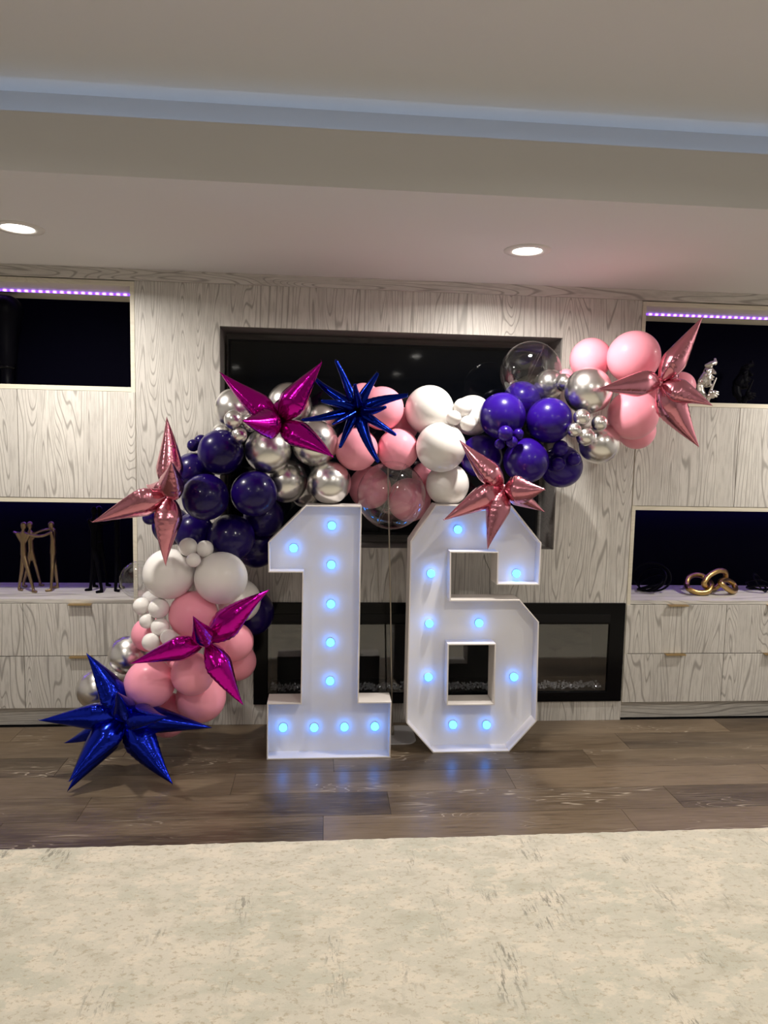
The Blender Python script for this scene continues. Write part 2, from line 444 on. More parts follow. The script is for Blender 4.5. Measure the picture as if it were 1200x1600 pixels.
# ================================================================== side wall units
def wall_unit(x0, x1, div, label, side):
    """x0..x1 outer width, div = x of the door seams"""
    u = empty('wall_unit', ((x0 + x1) / 2, 0.2, 0)); tag(u, label, 'cabinet')
    T = 0.021; D = 0.43
    bm = bmesh.new()
    e0, e1 = (x0, x1)
    bm.free()
    # stiles stop at niche fronts only: doors cover the rest
    for a in ((e0, e0 + T, 0, D, .10, 2.29), (e1 - T, e1, 0, D, .10, 2.29)): part('side_board', bx(*a), M['ash_edge'], u, bevel=.0008)
    for z0, z1, nm in ((2.266, 2.29, 'top_board'), (1.745, 1.768, 'shelf_board'), (1.180, 1.203, 'shelf_board'), (.658, .680, 'counter')):
        part(nm, bx(e0 + T, e1 - T, 0, D, z0, z1), M['ash_edge'] if nm != 'counter' else M['ash_h'], u, bevel=.0008)
    for z0, z1 in ((1.768, 2.266), (.68, 1.18)):
        part('niche_back', bx(e0 + T, e1 - T, D, D + .012, z0, z1), M['niche'], u)
    part('carcass', bx(e0 + T, e1 - T, .03, D, .10, .655), M['ash_edge'], u)
    part('carcass', bx(e0 + T, e1 - T, .03, D, 1.203, 1.742), M['ash_edge'], u)
    part('plinth', bx(e0, e1, .035, .06, 0, .098), M['ash_h'], u)
    xs = [x0] + sorted(d for d in div if x0 + .05 < d < x1 - .05) + [x1]
    for a, b in zip(xs, xs[1:]):
        g = .0016
        part('door', bx(a + g, b - g, -.003, .018, 1.2045, 1.7435), M['ash_v'], u, bevel=.0008)
        for z0, z1 in ((.3815, .6555), (.102, .378)):
            d = part('drawer', bx(a + g, b - g, -.003, .018, z0 + .0005, z1), M['ash_v'], u, bevel=.0008)
            if b - a > .3:
                c = (a + b) / 2; bm = bmesh.new()
                box(bm, c - .057, c + .057, -.026, .0, z1 + .0002, z1 + .0025)
                box(bm, c - .057, c + .057, -.026, -.0235, z1 - .004, z1 + .0002)
                h = part('handle', bm, M['brass'], d); h['label'] = 'slim brass edge pull'
    # led strips
    bm = bmesh.new(); box(bm, e0 + T + .002, e1 - T - .002, .196, .206, 2.257, 2.2655)
    s = part('light_strip', bm, M['niche_led'], u); s['label'] = 'glowing violet LED strip'
    s = part('light_strip', bx(e0 + T + .002, e1 - T - .002, .36, .37, 1.1745, 1.1795), M['niche_led_low'], u); s['label'] = 'hidden violet LED strip'
    return u
wall_unit(-2.685, -0.9575, [-1.533, -2.108], 'left built-in wood cabinet with dark niches, doors and drawers', -1)
wall_unit(1.669, 3.40, [2.246, 2.823], 'right built-in wood cabinet with dark niches, doors and drawers', 1)

# ================================================================== recessed lamps
def lamp(x, y, z, wts, label, group=None):
    o = empty('recessed_light', (x, y, z)); tag(o, label, 'ceiling light', group)
    bm = lathe([(.100, -.0005), (.099, -.005), (.064, -.007), (.060, -.002), (.060, -.0005)], 40)
    part('trim_ring', bm, M['lamp_trim'], o, True, loc=(0, 0, 0))
    bm = lathe([(0, -.003), (.0605, -.003), (.0605, -.0008)], 40)
    part('lens', bm, M['lens'], o, loc=(0, 0, 0))
    ld = bpy.data.lights.new('lamp_light', 'AREA'); ld.shape = 'DISK'; ld.size = .085; ld.energy = wts; ld.color = LAMP_COLOR
    ld.spread = math.radians(165)
    l = bpy.data.objects.new('lamp_light', ld); C.objects.link(l); l.parent = o; l.location = (0, 0, -.012)
    return o
lamp(*SOFFIT_LAMPS[0], 'round recessed ceiling light cut by the left photo edge')
lamp(*SOFFIT_LAMPS[1], 'round recessed ceiling light above the right half of the garland')
lamp(*SOFFIT_LAMPS[2], 'round recessed soffit light out of frame on the right', 'recessed lights out of frame')
for a in ROOM_LAMPS: lamp(*a, 'round recessed ceiling light in the room behind the camera', 'room recessed lights')

# ================================================================== marquee numbers
def marquee(name, label, outer, hole, bulbs, yf, depth=.13, rec=.078):
    o = empty(name, (outer[0][0], yf + depth / 2, 0)); tag(o, label, 'marquee number')
    n = len(outer)
    def inset(L, d, flip=False):
        out = []
        for i in range(len(L)):
            p0, p1, p2 = Vector(L[i - 1]), Vector(L[i]), Vector(L[(i + 1) % len(L)])
            e1 = (p1 - p0).normalized(); e2 = (p2 - p1).normalized()
            n1 = Vector((-e1.y, e1.x)); n2 = Vector((-e2.y, e2.x))
            b = (n1 + n2); b /= max(b.dot(n1), .2)
            out.append(tuple(p1 + b * d))
        return out
    area = sum(outer[i][0] * outer[(i + 1) % n][1] - outer[(i + 1) % n][0] * outer[i][1] for i in range(n))
    if area < 0: outer = outer[::-1]
    inn = inset(outer, .006)
    part('side_wall', prism(outer, inn, yf, yf + depth), M['letter_side'], o, bevel=.0008)
    if hole:
        a = sum(hole[i][0] * hole[(i + 1) % 4][1] - hole[(i + 1) % 4][0] * hole[i][1] for i in range(4))
        if a > 0: hole = hole[::-1]
        hin = inset(hole, .006)
        part('side_wall', prism(hin, hole, yf, yf + depth), M['letter_side'], o, bevel=.0008)
        part('back_panel', prism(inn, hin, yf + rec, yf + rec + .008), M['letter'], o)
    else:
        part('back_panel', prism(inn, None, yf + rec, yf + rec + .008), M['letter'], o)
    for x, z in bulbs:
        bm = lathe([(0, .034), (.008, .0325), (.0155, .027), (.0195, .017), (.018, .008), (.0125, .0)], 24, M=Matrix.Translation((x, yf + rec, z)) @ Matrix.Rotation(PI / 2, 4, 'X'))
        b = part('bulb', bm, M['bulb'], o, True)
        bm = lathe([(.0195, .0), (.0215, .003), (.020, .006), (.0165, .006)], 24, M=Matrix.Translation((x, yf + rec, z)) @ Matrix.Rotation(PI / 2, 4, 'X'))
        part('socket_ring', bm, M['socket'], b, True)
    return o
Y1, Y6 = -0.433, -0.388
marquee('marquee_number', 'large white light-up number one standing on the floor with blue bulbs',
        [(-.257, 0), (.335, 0), (.335, .278), (.177, .278), (.175, 1.22), (-.083, 1.22), (-.256, 1.045), (-.254, .904), (-.097, .904), (-.099, .277), (-.257, .277)], None,
        [(.038, 1.119), (-.141, 1.010), (.038, .931), (.039, .741), (.039, .553), (.040, .362), (-.184, .131), (-.034, .129), (.113, .130), (.262, .131)], Y1)
marquee('marquee_number', 'large white light-up number six standing on the floor with blue bulbs',
        [(.550, 0), (.932, 0), (1.066, .155), (1.056, .658), (.957, .768), (.616, .766), (.611, .997), (.837, .997), (.839, .841), (1.051, .841), (1.052, 1.048), (.899, 1.227), (.530, 1.227), (.413, 1.048), (.414, .154)],
        [(.617, .246), (.845, .246), (.840, .543), (.613, .543)],
        [(.652, 1.102), (.816, 1.103), (.526, .884), (.952, .886), (.524, .634), (.773, .636), (.527, .363), (.960, .360), (.658, .116), (.829, .113)], Y6)
cb = tube(smooth_path([at(757, 866, -.24), at(758, 874, -.235), at(762, 884, -.23), at(765, 892, -.235), at(765, 912, -.24), at(766, 935, -.245)], 5), .0013, 6)
tag(part('power_cable', cb, M['cable']), 'thin black cable hanging behind the upper opening of the number six', 'cable')

# ================================================================== stand
st = empty('balloon_stand', (.36, -.2, 0)); tag(st, 'thin metal pole on a pale floor plate between the two lit numbers', 'stand')
bm = bmesh.new()
def rrect(x0, x1, y0, y1, r, k=6):
    P = []
    for cx, cy, a in ((x1 - r, y1 - r, 0), (x0 + r, y1 - r, 90), (x0 + r, y0 + r, 180), (x1 - r, y0 + r, 270)):
        for i in range(k + 1):
            t_ = math.radians(a + 90 * i / k); P.append((cx + r * math.cos(t_), cy + r * math.sin(t_)))
    return P
P = rrect(.20, .485, -.285, -.05, .05)
for z0, z1, s_ in ((.0, .005, 1.0),):
    a = [bm.verts.new((x, y, z0 + .0002)) for x, y in P]; b = [bm.verts.new((x, y, z1)) for x, y in P]
    bm.faces.new(a[::-1]); bm.faces.new(b)
    for i in range(len(P)): bm.faces.new((a[i], a[(i + 1) % len(P)], b[(i + 1) % len(P)], b[i]))
part('base_plate', bm, M['base_plate'], st, bevel=.001)
pp = smooth_path([at(613, 1150, -.17), at(612, 1080, -.172), at(610.5, 960, -.175), at(608.5, 860, -.18), at(607, 780, -.185), at(606, 722, -.19)], 6)
pp[0].z = .005
part('pole', tube(pp, .0042, 10), M['steel'], st, True)
part('socket', tube([(pp[0].x, pp[0].y, .005), (pp[0].x, pp[0].y, .05)], .009, 14), M['steel'], st, True)

# ================================================================== balloons
def balloon_mesh(name, m):
    prof = []
    for i in range(0, 21):
        th = PI * i / 24
        prof.append((math.sin(th), math.cos(th)))
    prof += [(.36, -.955), (.20, -1.035), (.09, -1.085), (.045, -1.105), (.06, -1.125), (.075, -1.14), (.05, -1.16), (0, -1.165)]
    bm = lathe(prof, 40)
    me = bpy.data.meshes.new(name); bm.to_mesh(me); bm.free(); me.materials.append(m)
    for p in me.polygons: p.use_smooth = True
    return me
BM = {k: balloon_mesh(nm, M[k]) for k, nm in (('n', 'navy_balloon'), ('v', 'indigo_balloon'), ('s', 'chrome_balloon'), ('p', 'pink_balloon'), ('w', 'white_balloon'), ('c', 'bubble_balloon'))}
GRP = {'n': 'navy latex balloons', 'v': 'indigo latex balloons', 's': 'chrome silver balloons', 'p': 'pink latex balloons', 'w': 'white latex balloons', 'c': 'clear bubble balloons'}
NAME = {'n': 'navy_balloon', 'v': 'indigo_balloon', 's': 'chrome_balloon', 'p': 'pink_balloon', 'w': 'white_balloon', 'c': 'bubble_balloon'}
BALLOONS = [
('n',-0.477,-0.390,1.455,0.1049,'large navy balloon below the trio of small chrome balloons at the left shoulder'),
('n',-0.537,-0.450,1.252,0.1062,'large navy balloon just right of the left rose gold star'),
('n',-0.322,-0.420,1.270,0.1056,'large navy balloon under the first chrome balloon, right of its navy twin'),
('n',-0.620,-0.270,1.353,0.0979,'navy balloon peeking out behind the upper spike of the left rose gold star'),
('n',-0.618,-0.296,1.484,0.0293,'tiny navy balloon, outer one of the pair on the upper left edge'),
('n',-0.590,-0.248,1.502,0.0342,'tiny navy balloon, inner one of the pair beside the left shoulder'),
('n',-0.436,-0.344,1.054,0.1110,'large navy balloon directly above the right big white balloon of the left arm'),
('n',-0.746,-0.177,1.086,0.0946,'navy balloon behind the lower spike of the left rose gold star'),
('n',-0.618,-0.289,1.069,0.0952,'navy balloon behind the three small white balloons of the left arm'),
('n',-0.821,-0.300,1.139,0.0336,'tiny navy balloon under the leftward spike of the left rose gold star'),
('n',-0.339,-0.134,0.988,0.1140,'shaded navy balloon beside the upper corner of the lit number one'),
('n',-0.293,-0.234,1.142,0.0984,'shaded navy balloon behind, just above the slanted shoulder of the number one'),
('n',-0.362,-0.148,0.646,0.1171,'very dark navy balloon low in the shade behind the rightmost white balloon'),
('s',-0.424,-0.300,1.659,0.0969,'chrome balloon at the top left corner of the garland under the magenta star tip'),
('s',-0.174,-0.220,1.690,0.1064,'chrome balloon behind the upper right spike of the top magenta star'),
('s',-0.263,-0.362,1.468,0.1085,'chrome balloon directly below the top magenta star'),
('s',-0.047,-0.340,1.508,0.1101,'chrome balloon crossed by the lower right spike of the magenta star'),
('s',-0.185,-0.259,1.320,0.1037,'chrome balloon in the lower row beside the rightmost navy balloon of the left arm'),
('s',0.025,-0.340,1.322,0.1022,'chrome balloon resting just above the number one, next to the pink cluster'),
('s',-0.016,-0.160,1.625,0.0749,'chrome balloon mostly hidden behind the navy star spikes'),
('s',-0.497,-0.160,1.536,0.0613,'chrome balloon half hidden at the left edge above the first navy balloon'),
('s',-0.098,-0.126,1.262,0.0796,'dark chrome balloon tucked behind the lower chrome row'),
('s',-0.413,-0.443,1.604,0.0437,'small chrome balloon, left one of the trio left of the magenta star'),
('s',-0.340,-0.420,1.592,0.0414,'small chrome balloon, right one of the trio, behind the blunt magenta spike'),
('s',-0.385,-0.452,1.535,0.0367,'small chrome balloon, lowest of the trio left of the magenta star'),
('p',0.189,-0.164,1.718,0.0907,'pink balloon behind the navy star, upper left of the pink cluster'),
('p',0.270,-0.315,1.678,0.1037,'pink balloon at the top right of the navy star'),
('p',0.381,-0.150,1.606,0.0887,'pink balloon deep between the navy star and the big white balloons'),
('p',0.150,-0.340,1.482,0.1020,'pink balloon below the navy star beside the chrome cluster'),
('p',0.351,-0.314,1.485,0.1003,'pink balloon between the lower navy spikes and the front white balloon'),
('p',0.231,-0.120,1.287,0.1080,'pink balloon seen through the left side of the clear bubble'),
('p',0.432,-0.128,1.228,0.1116,'pink balloon seen through the right side of the clear bubble'),
('p',0.516,-0.071,1.354,0.0656,'shaded pink balloon between the clear bubble and the white balloons'),
('c',0.314,-0.411,1.270,0.1606,'large clear bubble balloon hanging between the two lit numbers'),
('w',0.501,-0.292,1.676,0.1186,'largest white balloon at the top of the garland middle'),
('w',0.543,-0.410,1.499,0.1170,'white balloon in front at the tip of the lower rose gold star'),
('w',0.600,-0.290,1.319,0.1051,'white balloon resting on the top edge of the number six'),
('w',0.739,-0.160,1.662,0.1014,'white balloon behind the three tiny white balloons near the purple cluster'),
('w',0.652,-0.350,1.689,0.0449,'tiny white balloon, top one of the three between white and purple'),
('w',0.594,-0.440,1.636,0.0350,'tiny white balloon, left one of the three between white and purple'),
('w',0.671,-0.390,1.613,0.0371,'tiny white balloon, lower one of the three between white and purple'),
('v',0.848,-0.340,1.655,0.1114,'large indigo balloon at the left of the right cluster, below the clear bubble'),
('v',1.073,-0.360,1.638,0.1093,'large indigo balloon touching the chrome balloon, under the clear bubble'),
('v',0.967,-0.360,1.443,0.1087,'large indigo balloon above the lower rose gold star'),
('v',0.779,-0.220,1.458,0.1068,'indigo balloon behind the upper left spike of the lower rose gold star'),
('v',1.190,-0.220,1.415,0.1069,'lowest indigo balloon of the right cluster, in front of the wood panel'),
('v',1.006,-0.101,1.749,0.0963,'indigo balloon seen through the bottom of the upper clear bubble'),
('v',0.832,-0.472,1.570,0.0363,'tiny indigo balloon, largest of the four nested in the right cluster'),
('v',0.900,-0.450,1.569,0.0249,'tiny indigo balloon, right one of the four nested in the right cluster'),
('v',0.870,-0.454,1.530,0.0278,'tiny indigo balloon, lower right of the four nested in the right cluster'),
('v',0.821,-0.420,1.520,0.0251,'tiny indigo balloon, lower left of the four nested in the right cluster'),
('v',1.132,-0.370,1.508,0.0375,'tiny indigo balloon, upper one of the three beside the small chrome balloons'),
('v',1.208,-0.350,1.456,0.0332,'tiny indigo balloon, rightmost of the three under the small chrome balloons'),
('v',1.133,-0.340,1.430,0.0334,'tiny indigo balloon, lower one of the three over the lowest indigo balloon'),
('c',0.993,-0.287,1.871,0.1482,'clear bubble balloon on top of the indigo cluster before the television corner'),
('s',1.138,-0.131,1.832,0.0761,'chrome balloon seen through the upper clear bubble'),
('s',1.182,-0.226,1.832,0.0462,'small chrome balloon behind, at the right edge of the upper clear bubble'),
('s',1.266,-0.340,1.785,0.1134,'large chrome balloon behind the tip of the right rose gold star'),
('s',1.357,-0.280,1.534,0.1013,'large chrome balloon under the right quartet of small chrome balloons'),
('s',1.203,-0.440,1.654,0.0408,'small chrome balloon, top one of the right quartet'),
('s',1.303,-0.410,1.630,0.0397,'small chrome balloon, right one of the right quartet'),
('s',1.227,-0.439,1.564,0.0454,'small chrome balloon, lowest one of the right quartet'),
('s',1.162,-0.462,1.593,0.0349,'small chrome balloon, half hidden left one of the right quartet'),
('p',1.236,-0.094,1.870,0.0447,'tiny pink balloon behind the upper clear bubble beside the chrome'),
('p',1.320,-0.209,1.954,0.1030,'pink balloon at the upper left of the right end of the garland'),
('p',1.482,-0.344,1.952,0.1251,'largest pink balloon at the top right end of the garland'),
('p',1.505,-0.320,1.678,0.1218,'large pink balloon below the leftward spike of the right rose gold star'),
('p',1.610,-0.140,1.605,0.0953,'pink balloon peeking out at the bottom of the right end of the garland'),
('p',1.799,-0.200,1.832,0.0739,'pink balloon behind the right rose gold star beside the silver face sculpture'),
('p',1.701,-0.120,1.789,0.0664,'shaded pink balloon behind the centre of the right rose gold star'),
('w',-0.704,-0.440,0.896,0.1162,'large white balloon under the downward spike of the left rose gold star'),
('w',-0.465,-0.468,0.884,0.1199,'large white balloon, right one of the two on the left arm'),
('w',-0.403,-0.315,0.746,0.1052,'white balloon behind the magenta star of the left arm'),
('w',-0.613,-0.460,1.024,0.0424,'small white balloon, upper left of the three at the navy edge of the left arm'),
('w',-0.538,-0.460,1.017,0.0384,'small white balloon, upper right of the three at the navy edge of the left arm'),
('w',-0.575,-0.540,0.978,0.0318,'small white balloon, lowest of the three at the navy edge of the left arm'),
('w',-0.827,-0.440,0.746,0.0394,'small white balloon, outermost of the chain down the left edge'),
('w',-0.742,-0.480,0.745,0.0462,'small white balloon, largest of the chain down the left edge'),
('w',-0.799,-0.460,0.682,0.0351,'small white balloon, second in the chain down the left edge'),
('w',-0.733,-0.495,0.661,0.0418,'small white balloon, middle one of the chain in front of the pink balloons'),
('w',-0.767,-0.526,0.602,0.0399,'small white balloon, bottom left of the chain above the magenta spike'),
('w',-0.688,-0.538,0.626,0.0359,'small white balloon, bottom right of the chain touching the magenta spike'),
('w',-0.840,-0.212,0.722,0.0483,'white balloon half hidden behind the chain of small white balloons'),
('c',-0.881,-0.263,0.834,0.0918,'clear bubble balloon at the left edge behind the big white balloon'),
('p',-0.596,-0.440,0.707,0.1102,'large pink balloon directly under the two big white balloons of the left arm'),
('p',-0.825,-0.320,0.581,0.0820,'pink balloon at the left edge behind the chain of small white balloons'),
('p',-0.781,-0.500,0.401,0.1125,'largest pink balloon of the lower left arm beside the blue star'),
('p',-0.583,-0.533,0.456,0.0960,'pink balloon between the magenta star and the lower pink balloon'),
('p',-0.666,-0.292,0.402,0.0926,'pink balloon behind the left spike of the lower magenta star'),
('p',-0.566,-0.415,0.302,0.1157,'pink balloon low on the right, lit along its lower half'),
('p',-0.419,-0.360,0.554,0.0920,'pink balloon right of the lower magenta star'),
('p',-0.420,-0.220,0.413,0.0929,'shaded pink balloon in front of the fireplace glass'),
('p',-0.733,-0.358,0.197,0.1049,'lowest pink balloon, resting on the floor behind the blue star'),
('s',-0.946,-0.240,0.457,0.0953,'chrome balloon at the left foot of the arm, upper one of two'),
('s',-1.082,-0.280,0.302,0.0976,'chrome balloon at the left foot of the arm, lower one near the drawers'),
('s',-1.032,-0.130,0.262,0.0858,'chrome balloon half hidden between the blue star and the pink balloon'),
]
SPINE = [(-.85, -.20, .35), (-.72, -.25, .75), (-.85, -.25, 1.2), (-.5, -.22, 1.45), (-.1, -.2, 1.42), (.35, -.2, 1.48), (.75, -.2, 1.5), (1.1, -.2, 1.6), (1.35, -.2, 1.75)]
sp_ = smooth_path(SPINE, 8)
seam_bm = bmesh.new()
ring = [Vector((1.004 * math.cos(2 * PI * i / 48), 0, 1.004 * math.sin(2 * PI * i / 48))) for i in range(48)]
tube(ring, .006, 5, True, seam_bm)
seam_me = bpy.data.meshes.new('seam'); seam_bm.to_mesh(seam_me); seam_bm.free(); seam_me.materials.append(M['c_seam'])
for k, x, y, z, r, lab in BALLOONS:
    o = bpy.data.objects.new(NAME[k], BM[k]); C.objects.link(o)
    p = Vector((x, y, z)); q = min(sp_, key=lambda s: (s - p).length)
    d = (q - p); d.y = 0
    d = Vector((0, .9, 0)) + (d.normalized() * .55 if d.length > .02 else Vector((0, 0, -.3)))
    if k == 'c': d = Vector((-.05, .9, -.5)) if z > 1 else Vector((.9, .3, -.2))
    d.normalize()
    rot = (-d).to_track_quat('Z', 'Y')
    if k == 's' and r < .05: r *= .97
    o.location = p; o.rotation_mode = 'QUATERNION'; o.rotation_quaternion = rot @ Quaternion((0, 0, 1), random.uniform(0, 6.28)); o.scale = (r, r, r * random.uniform(.99, 1.02))
    if k == 'c': o.rotation_quaternion = rot @ Quaternion((0, 0, 1), 1.1)
    tag(o, lab, 'balloon', GRP[k])
    if k == 'c':
        s = bpy.data.objects.new('seam', seam_me); C.objects.link(s); s.parent = o

# ================================================================== foil stars
def spike_bm(base, tip, rmax, roll, wr=1.0):
    a = tip - base; L = a.length; a.normalize()
    s = a.orthogonal().normalized(); s = Quaternion(a, roll) @ s; u = a.cross(s)
    n = 28; N = 46; bm = bmesh.new(); rings = []
    for i in range(N + 1):
        t = i / N
        if t < .33: w_ = .18 + .82 * math.sin(PI / 2 * (t / .33)) ** .75
        else: w_ = max(0.0, 1 - ((t - .33) / .67) ** 1.12) ** 1.08
        if rmax < .03:      # the slim blunt spikes of the many-spiked star
            w_ = (.45 + .55 * math.sin(PI / 2 * min(1, t / .2))) * (1 - .72 * max(0, t - .2) / .8) * (1 if t < .965 else max(.25, 1 - (t - .965) / .035))
            w_ *= .85
        w_ = rmax * 1.22 * w_
        if i == N: rings.append([bm.verts.new(tip)]); continue
        ring_ = []
        for k in range(n):
            ph = 2 * PI * k / n; c, sn = math.cos(ph), math.sin(ph)
            near = math.exp(-(sn / .38) ** 2)
            rr = 1 + .09 * near - .05 * abs(math.sin(2 * ph))
            rr += wr * .040 * near * math.sin(t * L / .011 * 2 * PI / 2.2) * (1 - t) + wr * .03 * math.sin(5 * ph + 9 * t) * math.exp(-(t / .22) ** 2)
            bend = .015 * math.sin(3 * t + roll) * t
            ring_.append(bm.verts.new(base + a * (t * L) + (s * (c * rr) + u * (sn * rr * .86)) * w_ + s * bend))
        rings.append(ring_)
    for A, B_ in zip(rings, rings[1:]):
        for k in range(n):
            j = (k + 1) % n
            if len(B_) == 1: bm.faces.new((A[k], A[j], B_[0]))
            else: bm.faces.new((A[k], A[j], B_[j], B_[k]))
    bm.faces.new(rings[0][::-1])
    bmesh.ops.recalc_face_normals(bm, faces=bm.faces)
    return bm

def star(cx, cy, Y, tips, m, label, rdef, group=None):
    """tips: (px, py, depth offset, radius factor)"""
    c = at(cx, cy, Y)
    o = empty('starburst_balloon', c); tag(o, label, 'foil balloon', group)
    for i, tp in enumerate(tips):
        px, py, dy = tp[:3]; rf = tp[3] if len(tp) > 3 else 1.0
        q = at(px, py, Y + dy)
        b = c + (q - c).normalized() * .012
        part('spike', spike_bm(b - c, q - c, rdef * rf, i * 1.3 + .4), m, o, True, loc=(0, 0, 0))
    bm = bmesh.new(); bmesh.ops.create_uvsphere(bm, u_segments=16, v_segments=10, radius=.017)
    part('hub', bm, m, o, True, loc=(0, 0, 0))
    return o
star(437, 660, -.56, [(342, 581, -.05), (501, 561, -.08), (521, 716, -.14), (379, 662, -.27, .95), (455, 600, .17, .7)], M['magenta'],
     'magenta foil starburst on the upper left of the garland over chrome balloons', .054, 'magenta foil starbursts')
star(558, 641, -.58, [(524, 561, -.02), (587, 579, -.05), (492, 589, .06), (637, 613, -.08), (619, 681, -.06), (590, 724, -.06), (528, 701, -.05), (470, 656, -.06),
     (504, 623, -.14, 1.0), (522, 663, -.16, .8), (604, 639, -.17, .8), (560, 600, -.15, .8), (575, 668, .12, .8)], M['midnight'],
     'dark blue many-spiked foil starburst in front of the pink balloons', .026)
star(266, 772, -.57, [(261, 650, -.03), (140, 813, -.07), (260, 885, -.05), (270, 724, -.24, .95), (230, 754, .10, .75)], M['rose'],
     'rose gold foil starburst on the left edge beside the navy balloons', .054, 'rose gold foil starbursts')
star(787, 762, -.58, [(717, 687, -.05), (691, 810, -.09), (762, 860, -.10), (853, 769, -.16), (853, 801, .05, .8)], M['rose'],
     'rose gold foil starburst hanging over the top of the number six', .052, 'rose gold foil starbursts')
star(1031, 599, -.55, [(1099, 493, -.02), (935, 603, -.22, .9), (1114, 635, -.09), (1089, 702, .02), (1068, 572, .10, .7)], M['rose'],
     'rose gold foil starburst at the right end of the garland', .053, 'rose gold foil starbursts')
star(322, 1003, -.66, [(421, 920, -.04), (201, 1034, -.09), (382, 1102, -.03), (303, 966, -.22, .85), (335, 975, .10, .6)], M['magenta'],
     'magenta foil starburst low on the left arm of the garland', .050, 'magenta foil starbursts')
star(196, 1118, -.55, [(135, 1019, -.03), (58, 1123, -.04), (99, 1160, .10, .7), (103, 1221, -.20), (105, 1238.5, -.165), (269, 1228, -.125), (332, 1137, -.05), (262, 1119, -.24, .9), (186, 1085, -.22, .9), (215, 1165, .08, .7)], M['royal'],
     'big royal blue foil starburst resting on the floor at the foot of the garland', .056)

# ================================================================== sculptures
def blob(name, caps, m, parent=None, voxel=.003, smooth_it=6):
    """fuse tapered capsules ((p, r), (q, r)) into one continuous surface"""
    bm = bmesh.new()
    for (p, r0), (q, r1) in caps:
        p, q = Vector(p), Vector(q); n = 8
        d = q - p
        if d.length < 1e-5:
            bmesh.ops.create_icosphere(bm, subdivisions=2, radius=r0, matrix=Matrix.Translation(p)); continue
        M_ = Matrix.Translation(p) @ d.to_track_quat('Z', 'Y').to_matrix().to_4x4(); L = d.length
        prof = [(r0 * math.sin(a), -r0 * math.cos(a)) for a in [PI / 2 * i / 4 for i in range(5)]] + [(r1 * math.cos(a), L + r1 * math.sin(a)) for a in [PI / 2 * i / 4 for i in range(5)]]
        prof[0] = (0, prof[0][1]); prof[-1] = (0, prof[-1][1])
        lathe(prof, 14, bm, M_)
    bmesh.ops.recalc_face_normals(bm, faces=bm.faces)
    o = part(name, bm, m, parent, True)
    rm = o.modifiers.new('fuse', 'REMESH'); rm.mode = 'VOXEL'; rm.voxel_size = voxel; rm.use_smooth_shade = True
    sm = o.modifiers.new('soften', 'SMOOTH'); sm.factor = .5; sm.iterations = smooth_it
    return o

def figure_group(figs, arms, m, label, name, sc=1.0):
    """slim standing metal figures joined by their outstretched arms: pixel points with a depth"""
    base = at(*figs[0]['footL'])
    o = empty(name, (base.x, base.y, .68)); tag(o, label, 'sculpture')
    for f in figs:
        g = {k: at(*v) for k, v in f.items()}
        for k in ('footL', 'footR'): g[k].z = .68 + .007
        u = sc
        mid = (g['neck'] + g['hip']) / 2
        kL = (g['hip'] + g['footL']) / 2 + Vector((.003, -.004, 0)); kR = (g['hip'] + g['footR']) / 2 + Vector((.004, -.004, 0))
        toe = f.get('toe')
        caps = [((g['head'] + Vector((0, 0, -.004)), .0125 * u), (g['head'] + Vector((0, 0, .006)), .0135 * u)),
                ((g['head'], .007 * u), (g['neck'], .007 * u)),
                ((g['shL'], .0075 * u), (g['shR'], .0075 * u)), ((g['neck'], .012 * u), (mid, .013 * u)), ((mid, .0125 * u), (g['hip'], .014 * u)),
                ((g['shL'], .008 * u), (mid, .010 * u)), ((g['shR'], .008 * u), (mid, .010 * u))]
        for kn, ft in ((kL, g['footL']), (kR, g['footR'])):
            hp = g['hip'] + (ft - g['hip']) * .06
            ak = ft + Vector((0, 0, .012))
            caps += [((hp, .0115 * u), (kn, .0085 * u)), ((kn, .0085 * u), (ak, .006 * u)), ((ak, .0065 * u), (ft, .007 * u)), ((ft, .007 * u), (ft + Vector((.020 * f_dir(f), -.014, 0)), .006 * u))]
        for h, e_ in arms.get(id(f), []):
            pass
        blob('figure', caps, m, o, .0028, 3)
    for pts in arms['list']:
        P_ = smooth_path([at(*p) for p in pts], 4)
        part('arm', tube(P_, [.0062 * sc] * len(P_), 8), m, o, True)
    return o
def f_dir(f): return 1 if f['footR'][0] >= f['hip'][0] - 6 and f['hip'][0] < 70 or f['hip'][0] > 150 else -1
dB = 3.72
A_ = dict(head=(37, 822, 3.90 - dB), neck=(36, 833, 3.90 - dB), shL=(27, 834, 3.90 - dB), shR=(45, 836, 3.90 - dB), hip=(37, 866, 3.90 - dB), footL=(30, 921, 3.93 - dB), footR=(52, 924, 3.88 - dB))
B_ = dict(head=(47, 821, 4.02 - dB), neck=(47, 832, 4.02 - dB), shL=(40, 834, 4.02 - dB), shR=(56, 834, 4.02 - dB), hip=(49, 858, 4.02 - dB), footL=(37, 917, 4.03 - dB), footR=(63, 914, 4.06 - dB))
C_ = dict(head=(80, 821, 3.95 - dB), neck=(83, 829, 3.95 - dB), shL=(80, 832, 3.93 - dB), shR=(86, 832, 3.98 - dB), hip=(83, 864, 3.95 - dB), footL=(80, 922, 3.91 - dB), footR=(90, 917, 4.00 - dB))
figure_group([A_, B_, C_], {'list': [[(45, 836, .18), (56, 838, .19), (68, 837, .21), (80, 832, .21)], [(55, 833, .30), (66, 829, .28), (78, 827, .25), (84, 831, .25)], [(27, 834, .18), (22, 831, .22), (30, 833, .28), (40, 834, .30)]]},
             M['bronze'], 'bronze sculpture of three slim figures joining arms in the lower left niche', 'figure_sculpture', 1.22)
def shift(f, dx, k): return {a: (165 + (v[0] - 60) * k * .62 + dx, 923 + (v[1] - 921) * k, v[2]) for a, v in f.items()}
kk = 1.26
fs = [shift(f, 0, kk) for f in (A_, B_, C_)]
